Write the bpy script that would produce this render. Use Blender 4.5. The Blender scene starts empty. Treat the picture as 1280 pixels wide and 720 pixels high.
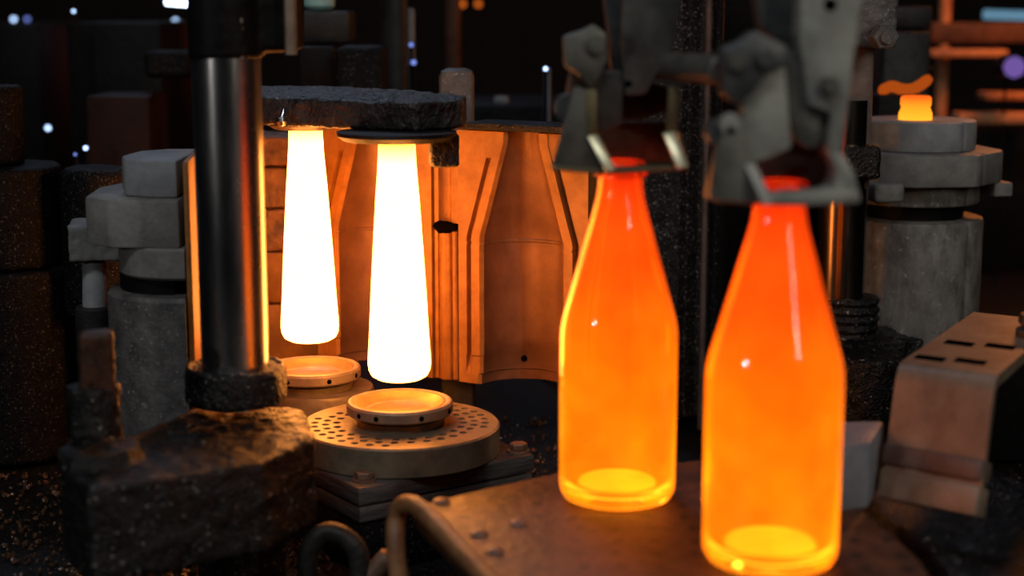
import bpy, bmesh, math, random
from mathutils import Vector, Matrix, noise
random.seed(7)
S = bpy.context.scene
COL = S.collection

# ------------------------------------------------------------------ camera
PITCH = math.radians(10.0)
FPX = 2000.0
CAMLOC = Vector((0, 0, 0.32))
cam_d = bpy.data.cameras.new('camera')
cam_d.sensor_width = 36.0
cam_d.lens = FPX / 1280.0 * 36.0
cam_d.clip_start = 0.02
cam_d.dof.use_dof = True
cam_d.dof.focus_distance = 1.37
cam_d.dof.aperture_fstop = 3.9
cam = bpy.data.objects.new('camera', cam_d)
cam.location = CAMLOC
cam.rotation_euler = (math.radians(90) - PITCH, 0, 0)
COL.objects.link(cam)
S.camera = cam

# ------------------------------------------------------------------ world, lamps, exposure
world = bpy.data.worlds.new('world')
S.world = world
world.use_nodes = True
world.node_tree.nodes['Background'].inputs[0].default_value = (0.35, 0.45, 0.8, 1)
world.node_tree.nodes['Background'].inputs[1].default_value = 0.004


def area(name, loc, target, size, power, color):
    d = bpy.data.lights.new(name, 'AREA')
    d.shape = 'RECTANGLE'
    d.size, d.size_y = size
    d.energy = power
    d.color = color
    o = bpy.data.objects.new(name, d)
    o.location = loc
    o.rotation_euler = (Vector(target) - Vector(loc)).to_track_quat('-Z', 'Y').to_euler()
    COL.objects.link(o)
    return o


def point(name, loc, power, color, radius=0.05):
    d = bpy.data.lights.new(name, 'POINT')
    d.energy = power
    d.color = color
    d.shadow_soft_size = radius
    o = bpy.data.objects.new(name, d)
    o.location = loc
    COL.objects.link(o)
    return o


# hall lamps above and behind the photographer, the glow of the neighbouring machine sections
area('hall_lamp', (-0.5, -0.65, 2.3), (0.0, 1.2, 0.1), (1.6, 0.3), 16.5, (0.92, 0.96, 1.0))
area('hall_lamp', (1.0, -0.35, 1.0), (0.2, 1.05, 0.1), (0.06, 0.9), 6.5, (1.0, 0.93, 0.78))
area('hall_lamp', (-0.7, 3.4, 2.4), (-0.5, 1.8, 0.1), (0.8, 0.2), 10, (0.62, 0.74, 1.0))
area('work_lamp', (-0.95, 0.3, 0.4), (0.1, 1.0, 0.1), (0.03, 0.03), 0.9, (1.0, 0.97, 0.92))
point('furnace_glow', (0.86, 2.28, 0.56), 8.0, (1.0, 0.28, 0.05), 0.08)
point('furnace_glow', (-0.4, 4.2, 0.3), 0.5, (1.0, 0.12, 0.04), 0.1)

vs = S.view_settings
vs.view_transform = 'Standard'
vs.look = 'None'
vs.exposure = 0.0
vs.gamma = 1.0
vs.use_curve_mapping = False
S.cycles.use_denoising = True
S.cycles.sample_clamp_indirect = 6.0
S.cycles.caustics_reflective = False
S.cycles.caustics_refractive = False

# ------------------------------------------------------------------ where a pixel of the photograph lies
FW = Vector((0, math.cos(PITCH), -math.sin(PITCH)))
UPV = Vector((0, math.sin(PITCH), math.cos(PITCH)))


def W(px, py, z):
    """point at camera depth z"""
    return CAMLOC + z * (FW + Vector((1, 0, 0)) * ((px - 640) / FPX) - UPV * ((py - 360) / FPX))


def WZ(px, py, Z):
    """point on the horizontal plane of height Z"""
    d = FW + Vector((1, 0, 0)) * ((px - 640) / FPX) - UPV * ((py - 360) / FPX)
    return CAMLOC + d * ((Z - CAMLOC.z) / d.z)


# ------------------------------------------------------------------ materials
def mat(name, c1, c2=None, scale=60.0, rough=0.5, metal=0.0, bump=0.0, bscale=None, bdist=0.002,
        speck=None, rough2=None, contrast=(0.35, 0.65), stretch=(1, 1, 1), dots=None, spec=0.5):
    m = bpy.data.materials.new(name)
    m.use_nodes = True
    nt = m.node_tree
    N, L = nt.nodes, nt.links
    bs = N['Principled BSDF']
    bs.inputs['Metallic'].default_value = metal
    bs.inputs['Roughness'].default_value = rough
    bs.inputs['Specular IOR Level'].default_value = spec
    bs.inputs['Base Color'].default_value = (*c1, 1)
    tc = N.new('ShaderNodeTexCoord')
    mp = N.new('ShaderNodeMapping')
    mp.inputs['Scale'].default_value = stretch
    L.new(tc.outputs['Object'], mp.inputs[0])
    col = None
    if c2:
        nz = N.new('ShaderNodeTexNoise')
        nz.inputs['Scale'].default_value = scale
        nz.inputs['Detail'].default_value = 6
        nz.inputs['Roughness'].default_value = 0.65
        L.new(mp.outputs[0], nz.inputs['Vector'])
        rp = N.new('ShaderNodeValToRGB')
        rp.color_ramp.elements[0].position = contrast[0]
        rp.color_ramp.elements[1].position = contrast[1]
        rp.color_ramp.elements[0].color = (*c1, 1)
        rp.color_ramp.elements[1].color = (*c2, 1)
        L.new(nz.outputs[0], rp.inputs[0])
        col = rp.outputs[0]
        if rough2 is not None:
            mr = N.new('ShaderNodeMapRange')
            mr.inputs[1].default_value, mr.inputs[2].default_value = contrast
            mr.inputs[3].default_value, mr.inputs[4].default_value = rough, rough2
            L.new(nz.outputs[0], mr.inputs[0])
            L.new(mr.outputs[0], bs.inputs['Roughness'])
    if speck:
        sc, th, scol = speck
        nz = N.new('ShaderNodeTexNoise')
        nz.inputs['Scale'].default_value = sc
        nz.inputs['Detail'].default_value = 2
        L.new(tc.outputs['Object'], nz.inputs['Vector'])
        rp = N.new('ShaderNodeValToRGB')
        rp.color_ramp.elements[0].position = th
        rp.color_ramp.elements[1].position = min(1, th + 0.05)
        L.new(nz.outputs[0], rp.inputs[0])
        mx = N.new('ShaderNodeMix')
        mx.data_type = 'RGBA'
        L.new(rp.outputs[0], mx.inputs[0])
        if col:
            L.new(col, mx.inputs[6])
        else:
            mx.inputs[6].default_value = (*c1, 1)
        mx.inputs[7].default_value = (*scol, 1)
        col = mx.outputs[2]
    if dots:
        sc, th, dcol = dots
        vo = N.new('ShaderNodeTexVoronoi')
        vo.voronoi_dimensions = '2D'
        vo.inputs['Scale'].default_value = sc
        vo.inputs['Randomness'].default_value = 0.25
        L.new(tc.outputs['Object'], vo.inputs['Vector'])
        rp = N.new('ShaderNodeValToRGB')
        rp.color_ramp.elements[0].position = th
        rp.color_ramp.elements[1].position = th + 0.04
        rp.color_ramp.elements[0].color = (1, 1, 1, 1)
        rp.color_ramp.elements[1].color = (0, 0, 0, 1)
        L.new(vo.outputs['Distance'], rp.inputs[0])
        mx = N.new('ShaderNodeMix')
        mx.data_type = 'RGBA'
        L.new(rp.outputs[0], mx.inputs[0])
        L.new(col, mx.inputs[6])
        mx.inputs[7].default_value = (*dcol, 1)
        col = mx.outputs[2]
    if col:
        L.new(col, bs.inputs['Base Color'])
    if bump:
        nz = N.new('ShaderNodeTexNoise')
        nz.inputs['Scale'].default_value = bscale or scale * 2
        nz.inputs['Detail'].default_value = 4
        L.new(mp.outputs[0], nz.inputs['Vector'])
        bp = N.new('ShaderNodeBump')
        bp.inputs['Strength'].default_value = bump
        bp.inputs['Distance'].default_value = bdist
        L.new(nz.outputs[0], bp.inputs['Height'])
        L.new(bp.outputs[0], bs.inputs['Normal'])
    return m


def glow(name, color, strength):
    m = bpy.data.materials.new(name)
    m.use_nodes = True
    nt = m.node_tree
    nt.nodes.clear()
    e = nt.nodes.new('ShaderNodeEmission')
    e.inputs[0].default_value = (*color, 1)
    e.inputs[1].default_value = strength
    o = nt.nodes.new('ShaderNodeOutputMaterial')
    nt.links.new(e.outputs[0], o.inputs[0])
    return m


def hot_ramp(name, stops, zmax, cloud=0.0, glass=False, tint=(1, 0.5, 0.15), vary=18.0):
    """hot glass: emission that follows the temperature along the height; optional clear glass surface"""
    m = bpy.data.materials.new(name)
    m.use_nodes = True
    nt = m.node_tree
    N, L = nt.nodes, nt.links
    bs = N['Principled BSDF']
    tc = N.new('ShaderNodeTexCoord')
    sp = N.new('ShaderNodeSeparateXYZ')
    L.new(tc.outputs['Object'], sp.inputs[0])
    mr = N.new('ShaderNodeMapRange')
    mr.inputs[1].default_value, mr.inputs[2].default_value = 0.0, zmax
    L.new(sp.outputs[2], mr.inputs[0])
    rp = N.new('ShaderNodeValToRGB')
    el = rp.color_ramp.elements
    while len(el) < len(stops):
        el.new(0.5)
    mxs = max(max(c) for _, c in stops)
    for e, (p, c) in zip(el, stops):
        e.position = p
        e.color = (c[0] / mxs, c[1] / mxs, c[2] / mxs, 1)
    L.new(mr.outputs[0], rp.inputs[0])
    out = rp.outputs[0]
    em = N.new('ShaderNodeEmission')
    em.inputs[1].default_value = mxs
    if cloud:
        nz = N.new('ShaderNodeTexNoise')
        nz.inputs['Scale'].default_value = vary
        nz.inputs['Detail'].default_value = 2
        L.new(tc.outputs['Object'], nz.inputs['Vector'])
        r2 = N.new('ShaderNodeMapRange')
        r2.inputs[1].default_value, r2.inputs[2].default_value = 0.3, 0.7
        r2.inputs[3].default_value, r2.inputs[4].default_value = 1 - cloud, 1 + cloud * 0.5
        L.new(nz.outputs[0], r2.inputs[0])
        mu = N.new('ShaderNodeMath')
        mu.operation = 'MULTIPLY'
        mu.inputs[1].default_value = mxs
        L.new(r2.outputs[0], mu.inputs[0])
        L.new(mu.outputs[0], em.inputs[1])
    L.new(out, em.inputs[0])
    mo = N['Material Output']
    if glass:
        bs.inputs['Base Color'].default_value = (*tint, 1)
        bs.inputs['Transmission Weight'].default_value = 1.0
        bs.inputs['Roughness'].default_value = 0.04
        bs.inputs['IOR'].default_value = 1.45
        ad = N.new('ShaderNodeAddShader')
        L.new(bs.outputs[0], ad.inputs[0])
        L.new(em.outputs[0], ad.inputs[1])
        L.new(ad.outputs[0], mo.inputs[0])
    else:
        L.new(em.outputs[0], mo.inputs[0])
    return m


CRUST = mat('black_crust', (0.002, 0.002, 0.0022), (0.007, 0.0068, 0.0068), 120, 0.32, 0, 0.9, 420, 0.003, speck=(300, 0.67, (0.3, 0.27, 0.24)), spec=0.4)  # glints on the oily crust set as pale specks in its colour
CRUSTA = mat('crusted_arm', (0.02, 0.018, 0.017), (0.09, 0.08, 0.073), 60, 0.4, 0, 0.9, 260, 0.003, speck=(300, 0.7, (0.2, 0.18, 0.16)), spec=0.5)
GRITC = mat('sparkling_grit', (0.003, 0.0026, 0.0024), (0.012, 0.010, 0.009), 160, 0.42, 0, 0.8, 500, 0.002, speck=(470, 0.62, (0.26, 0.22, 0.19)), spec=0.3)  # sparkle of the grit painted as pale specks
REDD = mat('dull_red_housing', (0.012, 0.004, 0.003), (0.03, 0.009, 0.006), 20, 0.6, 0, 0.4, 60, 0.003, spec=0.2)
CRUSTG = mat('granular_black', (0.0028, 0.0029, 0.0033), (0.007, 0.0073, 0.0082), 160, 0.42, 0, 0.8, 600, 0.002, speck=(480, 0.64, (0.11, 0.11, 0.115)), spec=0.12)
BEDM = mat('oily_bed', (0.003, 0.0026, 0.0024), (0.010, 0.008, 0.007), 90, 0.4, 0, 1.0, 300, 0.004, speck=(340, 0.68, (0.2, 0.16, 0.13)), spec=0.3)
DARK = mat('dark_machine', (0.0025, 0.0025, 0.003), (0.006, 0.0055, 0.0055), 25, 0.55, 0, 0.4, 90, 0.003, spec=0.15)
DARKG = mat('dark_grey_machine', (0.014, 0.0135, 0.013), (0.034, 0.032, 0.03), 40, 0.5, 0, 0.4, 160, 0.002, spec=0.3)
RAIL = mat('lit_rusty_rail', (0.3, 0.12, 0.05), (0.6, 0.26, 0.11), 30, 0.55, 0, 0.5, 60, 0.004)  # rust lightened so the colour itself carries the orange light on the rails
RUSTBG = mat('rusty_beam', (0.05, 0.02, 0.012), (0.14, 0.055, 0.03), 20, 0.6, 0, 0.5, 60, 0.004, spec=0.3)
GREY = mat('dusty_cast_iron', (0.15, 0.145, 0.14), (0.25, 0.24, 0.225), 45, 0.62, 0, 0.35, 260, 0.0015)
GREYL = mat('pale_dusty_iron', (0.22, 0.225, 0.24), (0.34, 0.34, 0.34), 50, 0.6, 0, 0.25, 240, 0.001)
GREYD = mat('pitted_iron', (0.06, 0.056, 0.056), (0.14, 0.13, 0.125), 60, 0.55, 0, 0.6, 300, 0.0015, speck=(330, 0.64, (0.24, 0.23, 0.22)))
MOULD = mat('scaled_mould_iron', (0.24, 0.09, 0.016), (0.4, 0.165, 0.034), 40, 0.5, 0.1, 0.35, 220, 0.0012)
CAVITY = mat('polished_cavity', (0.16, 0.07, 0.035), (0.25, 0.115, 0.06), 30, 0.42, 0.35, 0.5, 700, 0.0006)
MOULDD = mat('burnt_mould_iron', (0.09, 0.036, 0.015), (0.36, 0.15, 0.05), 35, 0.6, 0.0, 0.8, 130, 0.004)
RING = mat('ring_steel', (0.28, 0.21, 0.16), (0.42, 0.32, 0.21), 70, 0.5, 0.2, 0.25, 500, 0.0006)
DISH = mat('polished_hot_dish', (0.5, 0.3, 0.12), (0.62, 0.4, 0.18), 70, 0.42, 0.75, 0.15, 500, 0.0004)
BARM = mat('scaled_bar', (0.2, 0.085, 0.03), (0.36, 0.17, 0.07), 60, 0.5, 0.0, 0.3, 260, 0.001)
DISC = mat('disc_steel', (0.17, 0.145, 0.105), (0.34, 0.26, 0.165), 40, 0.42, 0.3, 0.3, 300, 0.0008)
PLATE = mat('dark_laminated_plate', (0.035, 0.032, 0.03), (0.11, 0.1, 0.095), 30, 0.5, 0.1, 0.4, 120, 0.002, stretch=(1, 1, 9))
BURNT = mat('burnt_brown_lug', (0.02, 0.008, 0.005), (0.07, 0.028, 0.015), 60, 0.5, 0, 0.5, 200, 0.002, spec=0.3)
PITL = mat('streaked_pitted_iron', (0.1, 0.088, 0.08), (0.24, 0.215, 0.195), 70, 0.55, 0, 0.6, 300, 0.0015, stretch=(1, 1, 0.45), speck=(260, 0.66, (0.34, 0.33, 0.31)))
CHROME = mat('chromed_rod', (0.42, 0.42, 0.42), (0.55, 0.53, 0.5), 14, 0.2, 1.0, 0.05, 60, 0.0005, stretch=(1, 1, 0.2), rough2=0.36)
CHROMED = mat('browned_rod', (0.2, 0.15, 0.12), (0.3, 0.22, 0.17), 20, 0.2, 1.0, 0.05, 60, 0.0005, stretch=(1, 1, 0.2), rough2=0.3)
TONGD = mat('dimmed_tong_steel', (0.06, 0.058, 0.05), (0.14, 0.135, 0.115), 45, 0.5, 0.15, 0.3, 220, 0.001)  # tong steel toned down for the dimmer light on the farther tongs
TONGL = mat('lit_tong_steel', (0.17, 0.17, 0.155), (0.31, 0.31, 0.28), 40, 0.5, 0.1, 0.3, 220, 0.001)  # same tong steel, paler to carry the stronger light on the nearer tongs
TONGX = mat('greasy_tong_steel', (0.03, 0.032, 0.034), (0.08, 0.082, 0.08), 45, 0.45, 0.1, 0.3, 220, 0.001)
EDGE_LIT = mat('lamplit_edge', (0.66, 0.6, 0.36), (0.8, 0.74, 0.5), 60, 0.34, 0.55)  # lamp gleam on the polished tong edges put into their pale colour
OLIVE = mat('oily_bronze', (0.13, 0.105, 0.05), (0.22, 0.18, 0.09), 60, 0.45, 0.3)
DEAD = mat('rusted_deck_plate', (0.035, 0.016, 0.009), (0.12, 0.044, 0.018), 34, 0.55, 0.0, 0.8, 140, 0.002, dots=(42, 0.13, (0.008, 0.006, 0.005)), contrast=(0.38, 0.62))
BROWN = mat('brown_worn_steel', (0.18, 0.125, 0.09), (0.32, 0.235, 0.17), 30, 0.45, 0.2, 0.3, 160, 0.001)
BROWND = mat('dark_brown_steel', (0.1, 0.065, 0.055), (0.18, 0.12, 0.1), 40, 0.45, 0.1, 0.4, 160, 0.001)
BLUEG = mat('blue_grey_steel', (0.2, 0.22, 0.27), (0.3, 0.32, 0.36), 30, 0.5, 0.1, 0.2, 160, 0.001)
BOLT = mat('scaled_bolt', (0.14, 0.075, 0.05), (0.26, 0.15, 0.1), 90, 0.5, 0.2, 0.3, 300, 0.001)
HOLE = mat('bored_hole', (0.003, 0.002, 0.002), rough=0.9, spec=0.0)
CULLET = mat('dark_cinder', (0.01, 0.007, 0.005), (0.16, 0.075, 0.035), 200, 0.25, 0, 0.3, 500, 0.001)
TEAL = mat('teal_cover', (0.25, 0.5, 0.5), (0.35, 0.62, 0.6), 30, 0.5)
WALLM = mat('dark_hall_wall', (0.03, 0.02, 0.018), (0.05, 0.032, 0.028), 3, 0.8)
FLOORM = mat('dark_hall_floor', (0.03, 0.028, 0.026), (0.05, 0.045, 0.04), 5, 0.7)

PARISON = hot_ramp('white_hot_glass', [(0.0, (17.5, 5.6, 1.0)), (0.88, (17.5, 5.6, 1.0)), (0.955, (7, 2.1, 0.2)), (1.0, (2.6, 0.8, 0.03))], 0.2)
k = 0.30
ST = [(0.0, (1.5 * k, 0.34 * k, 0.005 * k)), (0.25, (1.5 * k, 0.37 * k, 0.005 * k)), (0.45, (1.4 * k, 0.26 * k, 0.004 * k)),
      (0.65, (1.3 * k, 0.15 * k, 0.006 * k)), (0.86, (1.2 * k, 0.09 * k, 0.006 * k)), (0.905, (1.0 * k, 0.05 * k, 0.005 * k)), (0.925, (0.16 * k, 0.003 * k, 0.002 * k)), (1.0, (0.1 * k, 0.001 * k, 0.001 * k))]
GLASS_OUT = hot_ramp('orange_hot_glass', ST, 0.232, 0.5, True, vary=26)
GLASS_IN = hot_ramp('orange_hot_glass_inside', ST, 0.232, 0.5, True, vary=20)
GLASS_FLOOR = hot_ramp('yellow_hot_base', [(0.0, (2.0, 0.78, 0.05)), (1.0, (2.0, 0.78, 0.05))], 0.232, 0.25, True, vary=40)
NECKGLOW = hot_ramp('orange_glass_finish', [(0.0, (1.6, 0.62, 0.03)), (0.55, (1.4, 0.4, 0.02)), (1.0, (1.0, 0.07, 0.01))], 0.026)


# ------------------------------------------------------------------ mesh helpers
class MB:
    def __init__(self):
        self.bm = bmesh.new()

    def _bevel(self, verts, w, seg=2):
        es = {e for v in verts for e in v.link_edges}
        es = [e for e in es if len(e.link_faces) == 2 and e.calc_face_angle(0) > 0.5]
        if es:
            bmesh.ops.bevel(self.bm, geom=es, offset=w, segments=seg, affect='EDGES', profile=0.5, clamp_overlap=True)

    def box(self, c, s, rz=0.0, bev=0.0, M=None):
        r = bmesh.ops.create_cube(self.bm, size=1.0)
        vs_ = r['verts']
        T = Matrix.Translation(Vector(c)) @ Matrix.Rotation(rz, 4, 'Z') @ Matrix.Diagonal((*s, 1))
        if M is not None:
            T = M @ T
        for v in vs_:
            v.co = T @ v.co
        if bev:
            self._bevel(vs_, bev)
        return self

    def hull(self, bottom, top, bev=0.0):
        """prism between two loops of the same length"""
        n = len(bottom)
        a = [self.bm.verts.new(p) for p in bottom]
        b = [self.bm.verts.new(p) for p in top]
        fs = [self.bm.faces.new(a[::-1]), self.bm.faces.new(b)]
        for i in range(n):
            fs.append(self.bm.faces.new((a[i], a[(i + 1) % n], b[(i + 1) % n], b[i])))
        bmesh.ops.recalc_face_normals(self.bm, faces=fs)
        if bev:
            self._bevel(a + b, bev)
        return self

    def prism(self, poly, z0, z1, bev=0.0):
        return self.hull([Vector((p[0], p[1], z0)) for p in poly], [Vector((p[0], p[1], z1)) for p in poly], bev)

    def lathe(self, prof, c=(0, 0, 0), seg=40, a0=0.0, a1=None, mi=None, axis=None):
        """prof: closed loop or open line of (r, z); r = 0 welds to the axis"""
        full = a1 is None
        n = seg
        rings = []
        c = Vector(c)
        Q = Vector((0, 0, 1)).rotation_difference(Vector(axis).normalized()) if axis is not None else None
        def put(x, y, z):
            p = Vector((x, y, z))
            if Q:
                p = Q @ p
            return self.bm.verts.new(c + p)
        for r, z in prof:
            if r <= 1e-7:
                rings.append([put(0, 0, z)])
            else:
                m = n if full else n + 1
                rings.append([put(r * math.cos(a), r * math.sin(a), z) for a in
                              [(2 * math.pi * i / n if full else a0 + (a1 - a0) * i / n) for i in range(m)]])
        for j in range(len(prof) - 1):
            A, B = rings[j], rings[j + 1]
            cnt = n
            for i in range(cnt):
                i2 = (i + 1) % len(A) if len(A) > 1 else 0
                k2 = (i + 1) % len(B) if len(B) > 1 else 0
                if len(A) == 1 and len(B) == 1:
                    continue
                if len(A) == 1:
                    f = self.bm.faces.new((A[0], B[k2], B[i]))
                elif len(B) == 1:
                    f = self.bm.faces.new((A[i], A[i2], B[0]))
                else:
                    f = self.bm.faces.new((A[i], A[i2], B[k2], B[i]))
                if mi:
                    f.material_index = mi[j]
        if not full:
            for i in (0, -1):
                loop = [r[i] if len(r) > 1 else r[0] for r in rings]
                loop2 = []
                for v in loop:
                    if v not in loop2:
                        loop2.append(v)
                if len(loop2) > 2:
                    self.bm.faces.new(loop2 if i == 0 else loop2[::-1])
        return self

    def cyl(self, p0, p1, r, r1=None, seg=24, bev=0.0):
        p0, p1 = Vector(p0), Vector(p1)
        d = (p1 - p0).length
        r1 = r if r1 is None else r1
        if bev:
            prof = [(0, 0), (r - bev, 0), (r, bev), (r1, d - bev), (r1 - bev, d), (0, d)]
        else:
            prof = [(0, 0), (r, 0), (r1, d), (0, d)]
        return self.lathe(prof, p0, seg, axis=p1 - p0)

    def hexcyl(self, p0, p1, r, bev=0.0):
        return self.cyl(p0, p1, r, seg=6, bev=bev)

    def tube(self, pts, r, seg=12):
        pts = [Vector(p) for p in pts]
        rings = []
        up = Vector((0.13, 0.31, 0.94))
        for i, p in enumerate(pts):
            t = (pts[min(i + 1, len(pts) - 1)] - pts[max(i - 1, 0)]).normalized()
            a = t.cross(up).normalized()
            b = a.cross(t)
            rr = r[i] if isinstance(r, (list, tuple)) else r
            rings.append([self.bm.verts.new(p + rr * (a * math.cos(2 * math.pi * k_ / seg) + b * math.sin(2 * math.pi * k_ / seg))) for k_ in range(seg)])
        for A, B in zip(rings, rings[1:]):
            for i in range(seg):
                self.bm.faces.new((A[i], A[(i + 1) % seg], B[(i + 1) % seg], B[i]))
        self.bm.faces.new(rings[0][::-1])
        self.bm.faces.new(rings[-1])
        return self

    def loft(self, sections, cap=True, closed=True, mi=None):
        rings = [[self.bm.verts.new(p) for p in s] for s in sections]
        n = len(rings[0])
        for A, B in zip(rings, rings[1:]):
            for i in range(n if closed else n - 1):
                f = self.bm.faces.new((A[i], A[(i + 1) % n], B[(i + 1) % n], B[i]))
                if mi:
                    f.material_index = mi[i]
        if cap:
            self.bm.faces.new(rings[0][::-1])
            self.bm.faces.new(rings[-1])
        return self

    def mesh(self, name, sharp=32):
        bmesh.ops.recalc_face_normals(self.bm, faces=self.bm.faces[:])
        me = bpy.data.meshes.new(name)
        self.bm.to_mesh(me)
        self.bm.free()
        for p in me.polygons:
            p.use_smooth = True
        me.set_sharp_from_angle(angle=math.radians(sharp))
        return me


def catmull(pts, n=6):
    pts = [Vector(p) for p in pts]
    out = []
    for i in range(len(pts) - 1):
        p0, p1, p2, p3 = pts[max(i - 1, 0)], pts[i], pts[i + 1], pts[min(i + 2, len(pts) - 1)]
        for j in range(n):
            t = j / n
            out.append(0.5 * ((2 * p1) + (p2 - p0) * t + (2 * p0 - 5 * p1 + 4 * p2 - p3) * t * t + (3 * p1 - p0 - 3 * p2 + p3) * t ** 3))
    out.append(pts[-1])
    return out


def rocky(mb, voxel=0.0025, amp=0.002, scale=60.0, seed=0.0):
    """fuse the shapes into one crusted casting: voxel remesh, then uneven relief"""
    me = mb.mesh('crust')
    o = bpy.data.objects.new('crust', me)
    COL.objects.link(o)
    md = o.modifiers.new('remesh', 'REMESH')
    md.mode = 'VOXEL'
    md.voxel_size = voxel
    dg = bpy.context.evaluated_depsgraph_get()
    me2 = bpy.data.meshes.new_from_object(o.evaluated_get(dg))
    bpy.data.objects.remove(o)
    me2.name = 'crust'
    off = Vector((seed, seed * 1.7, seed * 0.3))
    nrm = [v.normal.copy() for v in me2.vertices]
    for v, nn in zip(me2.vertices, nrm):
        q = v.co * scale + off
        h = noise.noise(q) * 0.6 + noise.noise(q * 2.7) * 0.45 + noise.noise(q * 6.1) * 0.25
        v.co = v.co + nn * (h * amp)
    for p in me2.polygons:
        p.use_smooth = True
    return me2


def rootmat(o):
    return Matrix.LocRotScale(o.location, o.rotation_euler, o.scale)


def props(o, label=None, cat=None, group=None, kind=None):
    for k_, v in (('label', label), ('category', cat), ('group', group), ('kind', kind)):
        if v:
            o[k_] = v
    return o


def thing(name, loc, label, cat, group=None, rz=0.0):
    o = bpy.data.objects.new(name, None)
    o.empty_display_size = 0.02
    o.location = loc
    o.rotation_euler = (0, 0, rz)
    COL.objects.link(o)
    return props(o, label, cat, group)


def put(name, mb, m, parent=None, label=None, local=False, kind=None, sharp=32):
    """one mesh object; world coordinates unless local"""
    me = mb if isinstance(mb, bpy.types.Mesh) else mb.mesh(name, sharp)
    me.name = name
    for x in (m if isinstance(m, (list, tuple)) else [m]):
        me.materials.append(x)
    o = bpy.data.objects.new(name, me)
    COL.objects.link(o)
    if parent:
        o.parent = parent
        if not local:
            R = rootmat(parent)
            if parent.parent:
                R = rootmat(parent.parent) @ R
            me.transform(R.inverted())
    return props(o, label, kind=kind)


def solo(name, mb, m, label, cat, group=None, kind=None, sharp=32):
    """a thing that is one mesh: origin moved to its base"""
    me = mb if isinstance(mb, bpy.types.Mesh) else mb.mesh(name, sharp)
    xs = [v.co for v in me.vertices]
    lo = Vector((min(v.x for v in xs), min(v.y for v in xs), min(v.z for v in xs)))
    hi = Vector((max(v.x for v in xs), max(v.y for v in xs), max(v.z for v in xs)))
    c = Vector(((lo.x + hi.x) / 2, (lo.y + hi.y) / 2, lo.z))
    me.transform(Matrix.Translation(-c))
    me.name = name
    for x in (m if isinstance(m, (list, tuple)) else [m]):
        me.materials.append(x)
    o = bpy.data.objects.new(name, me)
    o.location = c
    COL.objects.link(o)
    return props(o, label, cat, group, kind)


def dup(root, loc, label, rz=None):
    r = root.copy()
    COL.objects.link(r)
    r.location = loc
    if rz is not None:
        r.rotation_euler = (0, 0, rz)
    r['label'] = label
    for ch in list(root.children):
        c = ch.copy()
        COL.objects.link(c)
        c.parent = r
        for g in ch.children:
            d = g.copy()
            COL.objects.link(d)
            d.parent = c
    return r


# ================================================================== the hall
mb = MB(); mb.box((0, 3.0, -1.05), (9, 9, 0.1))
props(put('floor', mb, FLOORM), kind='structure')
mb = MB(); mb.box((0, 7.05, 1.2), (9, 0.1, 4.4))
props(put('wall_back', mb, WALLM), kind='structure')

# ================================================================== axes of the machine section
E2 = Vector((-0.5627, 0.827, 0))        # along the row of bottles, away from the camera
E1 = Vector((0.827, 0.5627, 0))
AX = math.atan2(E1.y, E1.x)
RING1 = Vector((-0.0910, 1.264, 0))
RING2 = Vector((-0.1725, 1.386, 0))
BOT1 = Vector((0.1513, 0.899, 0))
BOT2 = Vector((0.0695, 1.021, 0))

# machine bed
mb = MB()
mb.box((0, 1.75, -0.55), (3.2, 2.7, 0.88), 0, 0.01)
bed = solo('machine_bed', mb, BEDM, 'black oily machine bed caked in grit under all the moulds and posts', 'machine bed')

# ------------------------------------------------------------------ bottom plates (rings on perforated plinths)
bp = thing('base_block', (RING1.x, RING1.y, -0.11), 'black laminated square block with bolts carrying the perforated round plate', 'machine block', rz=AX)
# plate: corner toward the camera
cn = WZ(448, 611, -0.038); rt = WZ(668, 568, -0.038); lf = WZ(396, 580, -0.038)
du = (rt - cn); dv = Vector((-du.y, du.x, 0)).normalized() * 0.148
poly = [cn, cn + du, cn + du + dv, cn + dv]
mb = MB(); mb.prism([(p.x, p.y) for p in poly], -0.052, -0.038, 0.0015)
top_plate = put('top_plate', mb, PLATE, bp)
ctr = sum(poly, Vector()) / 4
for i, (z0, z1, sc) in enumerate(((-0.066, -0.0535, 0.985), (-0.1098, -0.068, 0.95))):
    mb = MB(); mb.prism([(ctr.x + (p.x - ctr.x) * sc, ctr.y + (p.y - ctr.y) * sc) for p in poly], z0, z1, 0.0015)
    put('spacer_plate' if i == 0 else 'lower_block', mb, PLATE if i == 0 else CRUSTG, bp)
for px, py in ((455, 597), (648, 561)):
    p = WZ(px, py, -0.036)
    mb = MB(); mb.cyl((p.x, p.y, -0.0385), (p.x, p.y, -0.0365), 0.0095, seg=24)
    w_ = put('washer', mb, BOLT, bp)
    mb = MB(); mb.hexcyl((p.x, p.y, -0.0365), (p.x, p.y, -0.031), 0.0075, 0.0008)
    put('bolt', mb, BOLT, bp)

# perforated disc
vd = thing('perforated_plate', (RING1.x, RING1.y, -0.038), 'round steel plate pierced by small round holes under the nearer seat ring', 'plate')
R_D = 0.081
mb = MB(); mb.lathe([(0, -0.0378), (R_D - 0.001, -0.0378), (R_D, -0.0368), (R_D, -0.0157), (R_D - 0.0015, -0.0142), (0, -0.0142)], (RING1.x, RING1.y, 0), 96)
me = mb.mesh('disc'); disc_o = bpy.data.objects.new('disc_tmp', me); COL.objects.link(disc_o)
cut = MB()
for r, n, ph in ((0.0695, 34, 0.0), (0.0605, 30, 0.1), (0.0515, 24, 0.0)):
    for i in range(n):
        a = 2 * math.pi * i / n + ph
        d_ = ((math.degrees(a) - 35) % 360)
        if r > 0.065 and not (d_ < 55 or d_ > 305 or 125 < d_ < 235):
            continue
        c = RING1 + Vector((r * math.cos(a), r * math.sin(a), 0))
        cut.cyl((c.x, c.y, -0.0235), (c.x, c.y, -0.005), 0.0033, seg=12)
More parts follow.
